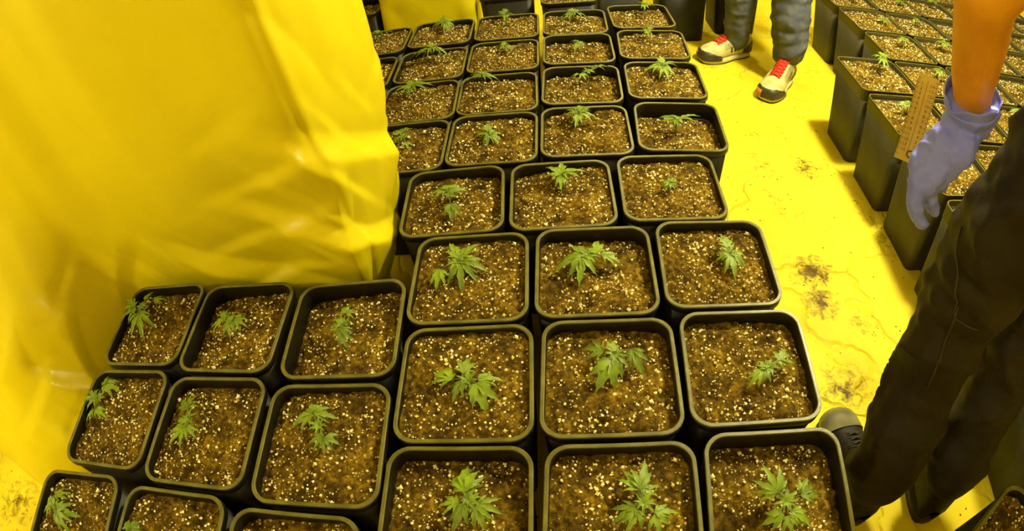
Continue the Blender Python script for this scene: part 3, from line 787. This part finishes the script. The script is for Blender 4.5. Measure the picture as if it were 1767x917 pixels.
# ------------------------------------------------------------------ footwear
def shoe_geo(L, W, stations, nseg=18, z0=0.0):
    """loft: stations (t, half width factor, top height, side offset); heel at y=0, toe at y=L"""
    V, F = [], []
    for (t, w, h, ox) in stations:
        for k in range(nseg):
            a = 2 * math.pi * k / nseg
            c, s = math.cos(a), math.sin(a)
            px = math.copysign(abs(c) ** 0.7, c) * w * W * 0.5 + ox
            pz = z0 + (h * 0.5) + math.copysign(abs(s) ** (0.75 if s > 0 else 0.45), s) * h * 0.5
            V.append((px * (1 - 0.25 * max(0, s)), t * L, pz))
    n = nseg
    for i in range(len(stations) - 1):
        for k in range(n):
            F.append((i * n + k, i * n + (k + 1) % n, (i + 1) * n + (k + 1) % n, (i + 1) * n + k))
    F.append(tuple(range(n))); F.append(tuple(range((len(stations) - 1) * n, len(stations) * n))[::-1])
    return V, F
def sole_geo(L, W, z0, z1, grow=1.0):
    out = []
    for k in range(28):
        a = 2 * math.pi * k / 28
        y = 0.5 - 0.5 * math.cos(a)
        w = 0.5 * W * grow * (abs(math.sin(a)) ** 0.55) * (0.80 + 0.28 * smooth01(0.3, 0.75, y) - 0.10 * math.exp(-((y - .42) / .12) ** 2))
        out.append((math.copysign(w, math.sin(a)), y * L * (1 + 0.03 * (grow - 1)) - 0.004))
    V = [(x, y, z0) for x, y in out] + [(x * 1.02, y, (z0 + z1) / 2) for x, y in out] + [(x, y, z1) for x, y in out]
    n = 28; F = []
    for i in (0, 1):
        for k in range(n): F.append((i * n + k, i * n + (k + 1) % n, (i + 1) * n + (k + 1) % n, (i + 1) * n + k))
    F.append(tuple(range(n))[::-1]); F.append(tuple(range(2 * n, 3 * n)))
    return V, F
TR_ST = [(0.0, 0.45, 0.085, 0), (0.02, 0.66, 0.105, 0), (0.10, 0.78, 0.118, 0), (0.25, 0.76, 0.122, 0), (0.38, 0.78, 0.112, 0), (0.5, 0.86, 0.095, 0),
         (0.62, 0.96, 0.080, 0), (0.75, 1.0, 0.066, 0), (0.86, 0.94, 0.058, 0), (0.94, 0.76, 0.049, 0), (0.985, 0.46, 0.036, 0), (1.0, 0.2, 0.02, 0)]
def top_at(st, t):
    for a, b in zip(st, st[1:]):
        if a[0] <= t <= b[0]:
            u = (t - a[0]) / (b[0] - a[0]); return a[2] * (1 - u) + b[2] * u, a[1] * (1 - u) + b[1] * u
    return st[-1][2], st[-1][1]
def band_geo(L, W, st, t0, t1, f0, f1, z0, off=0.003, sides=(-1, 1), n=14):
    """patch hugging the side of the upper: from height fraction f0 to f1 between stations t0..t1"""
    V, F = [], []
    for sgn in sides:
        o = len(V)
        for i in range(n + 1):
            t = t0 + (t1 - t0) * i / n
            h, w = top_at(st, t)
            for j in range(4):
                f = (f0 + (f1 - f0) * j / 3) if not callable(f1) else f0 + (f1((t - t0) / (t1 - t0)) - f0) * j / 3
                s = f * 2 - 1
                a = math.asin(max(-1, min(1, math.copysign(abs(s) ** (1 / (0.75 if s > 0 else 0.45)), s))))
                c = math.cos(a)
                px = (abs(c) ** 0.7) * w * W * 0.5 * (1 - 0.25 * max(0, math.sin(a)))
                V.append((sgn * (px + off), t * L + off * 0.5 * (1 if t > .9 else 0), z0 + h * f))
        for i in range(n):
            for j in range(3):
                a = o + i * 4 + j; F.append((a, a + 1, a + 5, a + 4))
    return V, F
def trainer(parent, heel, toe):
    d = Vector(toe) - Vector(heel); L = d.length
    rz = math.atan2(-d.x, d.y)
    V, F = shoe_geo(L, 0.115, TR_ST, 22, 0.022)
    up = link('trainer', mesh_from('trainer', V, F, [M['shoe']]), parent, (heel[0], heel[1], 0), (0, 0, rz))
    up['label'] = 'pale trainer with red laces and dark toe guard'
    V, F = sole_geo(L, 0.122, 0.0, 0.026); link('sole', mesh_from('sole', V, F, [M['shoe']]), up)
    V, F = sole_geo(L * 1.0, 0.123, 0.0, 0.007, 1.02); link('outsole', mesh_from('outsole', V, F, [M['shoe_dark']]), up)
    # dark guard round the toe, orange patch in front of it, panels and stripes on each side
    for sd in (-1, 1):
        def band(nm, mt, *args, n=14):
            V, F = band_geo(L, 0.115, TR_ST, *args, (sd,), n)
            link(nm, mesh_from(nm, V, F, [mt]), up)
        band('heel_panel', M['shoe_dark'], 0.02, 0.22, 0.10, lambda u: 0.75 - 0.45 * u, 0.022, 0.003)
        for (t0, t1) in ((0.30, 0.335), (0.375, 0.41), (0.46, 0.49)):
            band('side_stripe', M['shoe_dark'], t0, t1, 0.30, 0.62, 0.022, 0.003, n=3)
        band('eyelet_panel', M['shoe_grey'], 0.26, 0.60, 0.60, 0.86, 0.022, 0.002)
    def toe_strip(nm, mt, a0, a1, zt, off):
        V, F = [], []
        m = 24
        for k in range(m + 1):
            a = a0 + (a1 - a0) * k / m           # angle round the outline: pi is the toe tip
            y = 0.5 - 0.5 * math.cos(a)
            w = 0.5 * 0.122 * (abs(math.sin(a)) ** 0.55) * (0.80 + 0.28 * smooth01(0.3, 0.75, y) - 0.10 * math.exp(-((y - .42) / .12) ** 2))
            x = math.copysign(w, math.sin(a)); yy = y * L - 0.004
            top = zt * (0.45 + 0.55 * smooth01(0.70, 0.9, y))
            for (s, z) in ((off, 0.020), (off, 0.026 + top * 0.5), (off - 0.006, 0.026 + top * 0.85), (off - 0.016, 0.026 + top)):
                d = Vector((x, (yy - 0.8 * L) * 0.8)).normalized()
                V.append((x + d.x * s, yy + d.y * s, z))
        for k in range(m):
            for j in range(3):
                q = k * 4 + j; F.append((q, q + 1, q + 5, q + 4))
        link(nm, mesh_from(nm, V, F, [mt]), up)
    toe_strip('toe_guard', M['shoe_dark'], 2.0, 4.28, 0.040, 0.006)
    toe_strip('toe_patch', M['shoe_orange'], 2.62, 3.05, 0.034, 0.0085)
    # tongue and zigzag laces
    V, F = [], []
    for i in range(8):
        t = 0.26 + 0.42 * i / 7; h, w = top_at(TR_ST, t)
        for j in range(5):
            x = (j - 2) / 2 * 0.020; V.append((x, t * L, 0.022 + h + 0.004 - 0.10 * abs(x)))
    for i in range(7):
        for j in range(4):
            a = i * 5 + j; F.append((a, a + 1, a + 6, a + 5))
    link('tongue', mesh_from('tongue', V, F, [M['lace_red']]), up)
    for i in range(6):
        t = 0.30 + 0.34 * i / 5; h, w = top_at(TR_ST, t); h2, _ = top_at(TR_ST, t + 0.05)
        z = 0.022 + h + 0.007; z2 = 0.022 + h2 + 0.007
        for sg in (-1, 1):
            V, F = tube_geo([(-0.026 * sg, t * L, z - 0.008), (-0.01 * sg, (t + .018) * L, z), (0.01 * sg, (t + .035) * L, z2 + .001), (0.026 * sg, (t + 0.05) * L, z2 - 0.008)], 0.0042, 6)
            link('lace', mesh_from('lace', V, F, [M['lace_red']]), up)
    for sg in (-1, 1):
        pts = [(0, 0.25 * L, 0.155), (sg * 0.02, 0.27 * L, 0.168), (sg * 0.036, 0.31 * L, 0.155), (sg * 0.026, 0.32 * L, 0.142), (0, 0.27 * L, 0.152)]
        V, F = tube_geo(pts, 0.0035, 6); link('lace_loop', mesh_from('lace_loop', V, F, [M['lace_red']]), up)
    return up

BT_ST = [(0.0, 0.4, 0.05, 0), (0.02, 0.66, 0.075, 0), (0.06, 0.78, 0.13, 0), (0.10, 0.80, 0.20, 0), (0.25, 0.82, 0.21, 0), (0.36, 0.82, 0.165, 0), (0.46, 0.86, 0.118, 0),
         (0.60, 0.96, 0.094, 0), (0.74, 1.0, 0.082, 0), (0.86, 0.95, 0.072, 0), (0.94, 0.78, 0.060, 0), (0.985, 0.48, 0.044, 0), (1.0, 0.2, 0.025, 0)]
def boot(parent, heel, toe):
    d = Vector(toe) - Vector(heel); L = d.length
    rz = math.atan2(-d.x, d.y)
    V, F = shoe_geo(L, 0.108, BT_ST, 20, 0.022)
    up = link('boot', mesh_from('boot', V, F, [M['boot']]), parent, (heel[0], heel[1], 0), (0, 0, rz))
    V, F = sole_geo(L, 0.118, 0.0, 0.026); link('sole', mesh_from('sole', V, F, [M['shoe_dark']]), up)
    V, F = shoe_geo(L, 0.112, [(t, w, h + 0.003, 0) for t, w, h, _ in BT_ST if t >= 0.74], 20, 0.022)
    tc = link('toe_cap', mesh_from('toe_cap', V, F, [M['toecap']]), up); tc['label'] = 'scuffed grey toe cap'
    for i in range(7):
        t = 0.34 + 0.30 * i / 6; h, w = top_at(BT_ST, t); h2, _ = top_at(BT_ST, t + 0.04)
        for sg in (-1, 1):
            V, F = tube_geo([(-0.028 * sg, t * L, 0.022 + h - 0.010), (0, (t + .02) * L, 0.024 + (h + h2) / 2 + .004), (0.028 * sg, (t + 0.04) * L, 0.022 + h2 - 0.010)], 0.003, 6)
            link('lace', mesh_from('lace', V, F, [M['lace_black']]), up)
    return up

# ------------------------------------------------------------------ people
def folds(scale, amp, seed, stretch=(1, 1, 0.5)):
    def f(c, n):
        p = Vector((c.x * stretch[0], c.y * stretch[1], c.z * stretch[2])) * scale + Vector((seed, 0, 0))
        a = 1 - abs(noise.noise(p)) * 2
        b = noise.noise(p * 2.3)
        return amp * (0.8 * a * abs(a) + 0.35 * b)
    return f
def head_chain(x, y, z, fx, fy):
    """head with face facing (fx, fy): chains for skull, jaw, nose, ears; z = chin height"""
    sx, sy = fy, -fx
    c = [[(x, y, z - 0.10, 0.055), (x, y, z - 0.02, 0.055)],
         [(x - fx * .01, y - fy * .01, z + 0.145, 0.088), (x + fx * .02, y + fy * .02, z + 0.125, 0.083)],
         [(x + fx * .035, y + fy * .035, z + 0.03, 0.042), (x + fx * .02, y + fy * .02, z + 0.09, 0.066)],
         [(x + fx * .098, y + fy * .098, z + 0.125, 0.010), (x + fx * .108, y + fy * .108, z + 0.085, 0.014)],
         [(x + fx * .072 + sx * .014, y + fy * .072 + sy * .014, z + 0.052, 0.010), (x + fx * .072 - sx * .014, y + fy * .072 - sy * .014, z + 0.052, 0.010)]]
    for sg in (-1, 1):
        c.append([(x + sx * .085 * sg, y + sy * .085 * sg, z + 0.135, 0.014), (x + sx * .086 * sg, y + sy * .086 * sg, z + 0.10, 0.012)])
        c.append([(x + fx * .070 + sx * .034 * sg, y + fy * .070 + sy * .034 * sg, z + 0.120, 0.016)])
    return c
def hair_geo(x, y, z, fx, fy):
    return [[(x - fx * .018, y - fy * .018, z + 0.165, 0.090), (x - fx * .03, y - fy * .03, z + 0.125, 0.086)], [(x + fx * .02, y + fy * .02, z + 0.185, 0.072)]]

def officer():
    # stands in the aisle with the back half turned to the camera wearer, left arm hanging, ruler in the gloved hand
    EL = (0.602, 0.475, 1.110); WR = (0.692, 0.502, 0.905)
    body = [
        [(0.95, 0.34, 1.00, .10), (0.94, 0.33, 1.20, .11), (0.93, 0.32, 1.38, .11), (0.93, 0.32, 1.46, .06)],
        [(0.93, 0.32, 1.42, .07), (0.78, 0.36, 1.41, .055), (0.70, 0.41, 1.28, .046), (*EL, .046), (0.643, 0.495, 1.04, .0445), (0.667, 0.505, 0.98, .039), (*WR, .0285)],
        [(0.93, 0.32, 1.42, .07), (1.10, 0.30, 1.41, .055), (1.16, 0.28, 1.28, .048), (1.19, 0.30, 1.12, .043), (1.19, 0.38, 0.98, .035), (1.185, 0.42, 0.90, .028)],
        # right hand
        [(1.185, 0.42, 0.90, .028), (1.18, 0.45, 0.83, .034)], [(1.18, 0.43, 0.83, .02), (1.165, 0.41, 0.76, .010), (1.16, 0.42, 0.73, .009)],
        [(1.18, 0.45, 0.83, .02), (1.165, 0.445, 0.745, .010), (1.155, 0.45, 0.715, .009)], [(1.18, 0.47, 0.83, .02), (1.17, 0.475, 0.75, .010), (1.16, 0.48, 0.72, .009)],
        [(1.18, 0.49, 0.83, .016), (1.175, 0.50, 0.765, .009), (1.165, 0.505, 0.74, .008)], [(1.175, 0.47, 0.86, .018), (1.16, 0.515, 0.82, .011), (1.155, 0.53, 0.80, .010)],
        # legs inside the trousers
        [(0.95, 0.34, 1.0, .09), (0.86, 0.40, .90, .08), (.815, .425, .50, .05), (.745, .28, .12, .035)], [(0.95, 0.34, 1.0, .09), (1.02, 0.32, .90, .08), (1.01, .36, .50, .05), (.945, .21, .12, .035)],
    ] + head_chain(0.93, 0.34, 1.53, -0.35, 0.94)
    root = link('person', skin('person', body, 0.009, [M['skin']], 5))
    tag(root, 'person in dark trousers and black boots holding a ruler in a blue gloved hand', 'person')
    tr = [
        [(0.95, 0.345, 1.03, .125), (0.93, 0.35, 0.97, .13)],
        [(0.91, 0.36, .97, .115), (0.875, 0.405, .88, .118), (.845, .425, .74, .108), (.835, .425, .62, .097), (.820, .415, .50, .088), (.795, .375, .38, .083), (.762, .325, .26, .080), (.732, .283, .19, .077), (.724, .275, .155, .074)],
        [(0.98, 0.33, .97, .115), (1.03, 0.33, .86, .115), (1.035, .36, .68, .100), (1.02, .365, .50, .085), (.995, .31, .36, .080), (.958, .255, .24, .076), (.932, .23, .20, .074), (.926, .222, .165, .071)],
    ]
    to = link('trousers', skin('trousers', tr, 0.008, [M['trousers']], 4, folds(7.0, 0.021, 2.0, (1, 1, 0.9))), root)
    to['label'] = 'dark brown-black trousers'
    # pocket seams on the thigh, laid onto the cloth
    for pts in (((.770, .470, .70), (.752, .436, .66), (.735, .409, .63), (.718, .383, .60), (.720, .365, .58), (.745, .345, .575), (.78, .33, .58)),
                ((.742, .385, .60), (.730, .345, .50), (.720, .31, .40))):
        sn = []
        for q in range(len(pts) - 1):
            for k in range(4):
                pp = Vector(pts[q]).lerp(Vector(pts[q + 1]), k / 4)
                ok, loc, nor, _ = to.closest_point_on_mesh(pp)
                sn.append(tuple(loc + nor * 0.001))
        V, F = tube_geo(sn, 0.0022, 6)
        link('seam', mesh_from('seam', V, F, [M['seam']]), to)
    shirt = [
        [(0.95, 0.335, 1.03, .125), (0.94, 0.33, 1.20, .130), (0.93, 0.32, 1.36, .130), (0.93, 0.32, 1.45, .075)],
        [(0.99, 0.32, 1.20, .125), (1.0, 0.31, 1.36, .125)], [(0.88, 0.34, 1.20, .115), (0.86, 0.34, 1.36, .115)],
        [(0.93, 0.32, 1.42, .09), (0.78, 0.36, 1.41, .070), (0.72, 0.395, 1.31, .063)], [(0.93, 0.32, 1.42, .09), (1.10, 0.30, 1.41, .07), (1.15, 0.285, 1.30, .064)],
    ]
    link('shirt', skin('shirt', shirt, 0.010, [M['shirt']], 4, folds(8, 0.010, 5.0)), root)
    link('hair', skin('hair', hair_geo(0.93, 0.34, 1.53, -0.35, 0.94), 0.008, [M['hair']], 3), root)
    boot(root, (0.705, 0.205), (0.745, 0.500))
    boot(root, (0.895, 0.145), (0.985, 0.425))
    # gloved left hand: back of the hand to the camera, index and thumb pinch the ruler, other fingers hang
    K1, K2, K3, K4 = (.616, .506, .825), (.610, .490, .812), (.622, .480, .806), (.647, .481, .813)
    g = [
        [(*WR, .036), (.675, .500, .882, .036), (.656, .497, .860, .0345)],
        [(.660, .474, .866, .024), (*WR, .034)], [(.660, .474, .866, .024), (*K4, .017)],
        [(.655, .510, .862, .026), (*K1, .0175)], [(.650, .500, .858, .030), (*K2, .0180)], [(.652, .490, .856, .030), (*K3, .0180)], [(.655, .482, .860, .028), (*K4, .0165)],
        [(*K1, .0175), (.645, .524, .790, .0135), (.668, .540, .772, .0110)],
        [(*K2, .0180), (.602, .477, .785, .0140), (.614, .469, .758, .0118), (.630, .461, .740, .0095)],
        [(*K3, .0165), (.638, .477, .781, .0120), (.652, .473, .762, .0100), (.660, .470, .752, .0085)],
        [(*K4, .0160), (.664, .486, .795, .0115), (.674, .490, .786, .0100)],
        [(.668, .515, .868, .024), (.684, .535, .835, .0175), (.684, .551, .805, .0135), (.679, .556, .786, .0110)],
    ]
    def cuff(bm):
        # flared open cuff
        a = Vector(WR); d = (Vector(EL) - a).normalized()
        pts = [a - d * 0.01, a + d * 0.015, a + d * 0.035]
        V, F = tube_geo(pts, [0.037, 0.040, 0.044], 24)
        vs = [bm.verts.new(v) for v in V]
        for f in F: bm.faces.new([vs[i] for i in f])
    gl = link('glove', skin('glove', g, 0.0034, [M['glove']], 3, folds(30, 0.0042, 1.0, (1, 1, 1)), cuff), root)
    gl['label'] = 'blue disposable glove'
    # ruffled open edge of the cuff
    a = Vector(WR); d = (Vector(EL) - a).normalized(); e1 = d.orthogonal().normalized(); e2 = d.cross(e1)
    V, F = [], []
    for i in range(6):
        for k in range(40):
            t = 2 * math.pi * k / 40
            r = 0.041 + 0.005 * i / 5 + 0.0025 * math.sin(5 * t + 1) * i / 5
            hgt = 0.028 + (0.022 + 0.010 * math.sin(2 * t + 0.6) + 0.004 * math.sin(7 * t)) * i / 5
            V.append(a + d * hgt + e1 * (r * math.cos(t)) + e2 * (r * math.sin(t)))
    for i in range(5):
        for k in range(40): F.append((i * 40 + k, i * 40 + (k + 1) % 40, (i + 1) * 40 + (k + 1) % 40, (i + 1) * 40 + k))
    n0 = len(V)
    V2 = [v + (a + d * (v - a).dot(d) - v).normalized() * 0.0016 for v in V]
    V += V2; F += [tuple(q + n0 for q in f[::-1]) for f in F]
    for k in range(40):
        F.append((200 + k, 200 + (k + 1) % 40, n0 + 200 + (k + 1) % 40, n0 + 200 + k))
    link('cuff', mesh_from('cuff', V, F, [M['glove']]), gl)
    return root
OFF = officer()

def ruler():
    b = Vector((.674, .587, .762)); t = Vector((.758, .668, .878))
    y = (t - b); L = y.length; y.normalize()
    view = (Vector((0, 0, CAM_Z)) - (b + t) / 2)
    z = (view - y * view.dot(y)).normalized(); x = y.cross(z)
    W = 0.040; T = 0.0012
    V, F = box_geo(-W / 2, W / 2, 0, L, -T, T)
    me = mesh_from('ruler', V, F, [M['ruler']], False)
    root = link('ruler', me)
    root.matrix_world = Matrix.Translation(b) @ Matrix((x, y, z)).transposed().to_4x4()
    tag(root, 'short amber plastic ruler held in the blue glove', 'ruler')
    parts = []
    n = 15
    for i in range(n + 1):
        yy = 0.008 + (L - 0.016) * i / n
        for sg in (-1, 1):
            ln = 0.006
            parts.append(box_geo(*sorted((sg * W / 2, sg * (W / 2 - ln))), yy - 0.0004, yy + 0.0004, T, T + 0.0003))
            for h in range(1, 5):
                y2 = yy + (L - 0.016) / n * h / 5
                if i < n: parts.append(box_geo(*sorted((sg * W / 2, sg * (W / 2 - 0.003))), y2 - 0.0002, y2 + 0.0002, T, T + 0.0003))
    V, F = merge(parts); link('tick_marks', mesh_from('tick_marks', V, F, [M['ink']], False), root)['kind'] = 'stuff'
    V, F = box_geo(-0.0004, 0.0004, 0.01, L - 0.01, T, T + 0.0003)
    link('centre_line', mesh_from('centre_line', V, F, [M['ink']], False), root)
    for i in range(1, n):
        yy = 0.008 + (L - 0.016) * i / n
        for sg in (-1, 1):
            cu = bpy.data.curves.new('number', 'FONT'); cu.body = str(i if sg > 0 else n - i); cu.size = 0.0085; cu.extrude = 0.0002
            cu.align_x = 'CENTER'; cu.align_y = 'CENTER'
            o = bpy.data.objects.new('tmp', cu); COL.objects.link(o)
            dg = bpy.context.evaluated_depsgraph_get(); me = bpy.data.meshes.new_from_object(o.evaluated_get(dg))
            bpy.data.objects.remove(o)
            me.materials.clear(); me.materials.append(M['ink'])
            link('number', me, root, (sg * 0.0095, yy, T + 0.0002))
    # round mark at the lower end
    V, F = [], []
    for k in range(24):
        a = 2 * math.pi * k / 24
        for r in (0.0045, 0.0075): V.append((r * math.cos(a) + 0.006, 0.014 + r * math.sin(a), T + 0.0004))
    for k in range(24): F.append((2 * k, 2 * k + 1, (2 * k + 3) % 48, (2 * k + 2) % 48))
    link('round_mark', mesh_from('round_mark', V, F, [M['ink']], False), root)
    return root
ruler()

def jeans_person():
    body = [
        [(1.36, 2.36, 1.00, .10), (1.36, 2.37, 1.20, .11), (1.36, 2.37, 1.40, .11), (1.36, 2.37, 1.46, .06)],
        [(1.36, 2.37, 1.42, .07), (1.19, 2.40, 1.41, .055), (1.13, 2.40, 1.14, .042), (1.15, 2.28, .92, .028), (1.155, 2.25, .84, .034), (1.16, 2.24, .75, .012)],
        [(1.155, 2.24, .84, .02), (1.17, 2.21, .76, .011)], [(1.155, 2.26, .84, .02), (1.15, 2.27, .75, .011)], [(1.15, 2.27, .84, .02), (1.14, 2.29, .77, .010)], [(1.16, 2.23, .87, .018), (1.19, 2.20, .82, .011)],
        [(1.36, 2.37, 1.42, .07), (1.53, 2.36, 1.41, .055), (1.60, 2.36, 1.14, .042), (1.60, 2.24, .92, .028), (1.60, 2.21, .84, .034), (1.60, 2.20, .75, .012)],
        [(1.60, 2.20, .84, .02), (1.585, 2.17, .76, .011)], [(1.60, 2.22, .84, .02), (1.605, 2.23, .75, .011)], [(1.60, 2.23, .84, .02), (1.615, 2.25, .77, .010)], [(1.60, 2.19, .87, .018), (1.57, 2.16, .82, .011)],
        [(1.36, 2.36, 1.0, .09), (1.27, 2.38, .9, .08), (1.265, 2.37, .48, .05), (1.285, 2.43, .10, .034)], [(1.36, 2.36, 1.0, .09), (1.43, 2.34, .9, .08), (1.42, 2.20, .48, .05), (1.415, 2.14, .10, .034)],
    ] + head_chain(1.36, 2.34, 1.53, -0.3, -0.95)
    root = link('person', skin('person', body, 0.011, [M['skin']], 5))
    tag(root, 'person in blue-grey jeans and pale trainers with red laces standing in the aisle', 'person')
    je = [[(1.36, 2.36, 1.02, .125), (1.36, 2.36, .95, .13)],
          [(1.30, 2.37, .95, .115), (1.27, 2.38, .75, .10), (1.262, 2.375, .50, .080), (1.268, 2.40, .32, .074), (1.280, 2.425, .16, .070), (1.282, 2.43, .115, .069)],
          [(1.42, 2.34, .95, .12), (1.43, 2.28, .75, .115), (1.425, 2.20, .50, .102), (1.425, 2.17, .32, .098), (1.430, 2.155, .20, .088), (1.432, 2.160, .165, .084)]]
    link('jeans', skin('jeans', je, 0.008, [M['jeans']], 4, folds(6, 0.010, 8.0, (1, 1, 1.5))), root)
    sh_ = [[(1.36, 2.36, 1.02, .128), (1.36, 2.37, 1.36, .135), (1.36, 2.37, 1.45, .075)], [(1.36, 2.37, 1.42, .09), (1.19, 2.40, 1.41, .07), (1.13, 2.40, 1.16, .058)], [(1.36, 2.37, 1.42, .09), (1.53, 2.36, 1.41, .07), (1.60, 2.36, 1.16, .058)],
           [(1.29, 2.37, 1.05, .11), (1.28, 2.37, 1.35, .11)], [(1.43, 2.37, 1.05, .11), (1.44, 2.37, 1.35, .11)]]
    link('shirt', skin('shirt', sh_, 0.012, [M['shirt']], 4, folds(8, 0.01, 3.0)), root)
    link('hair', skin('hair', hair_geo(1.36, 2.34, 1.53, -0.3, -0.95), 0.009, [M['hair']], 3), root)
    trainer(root, (1.465, 2.178), (1.225, 1.975))
    trainer(root, (1.372, 2.455), (1.072, 2.400))
    return root
jeans_person()
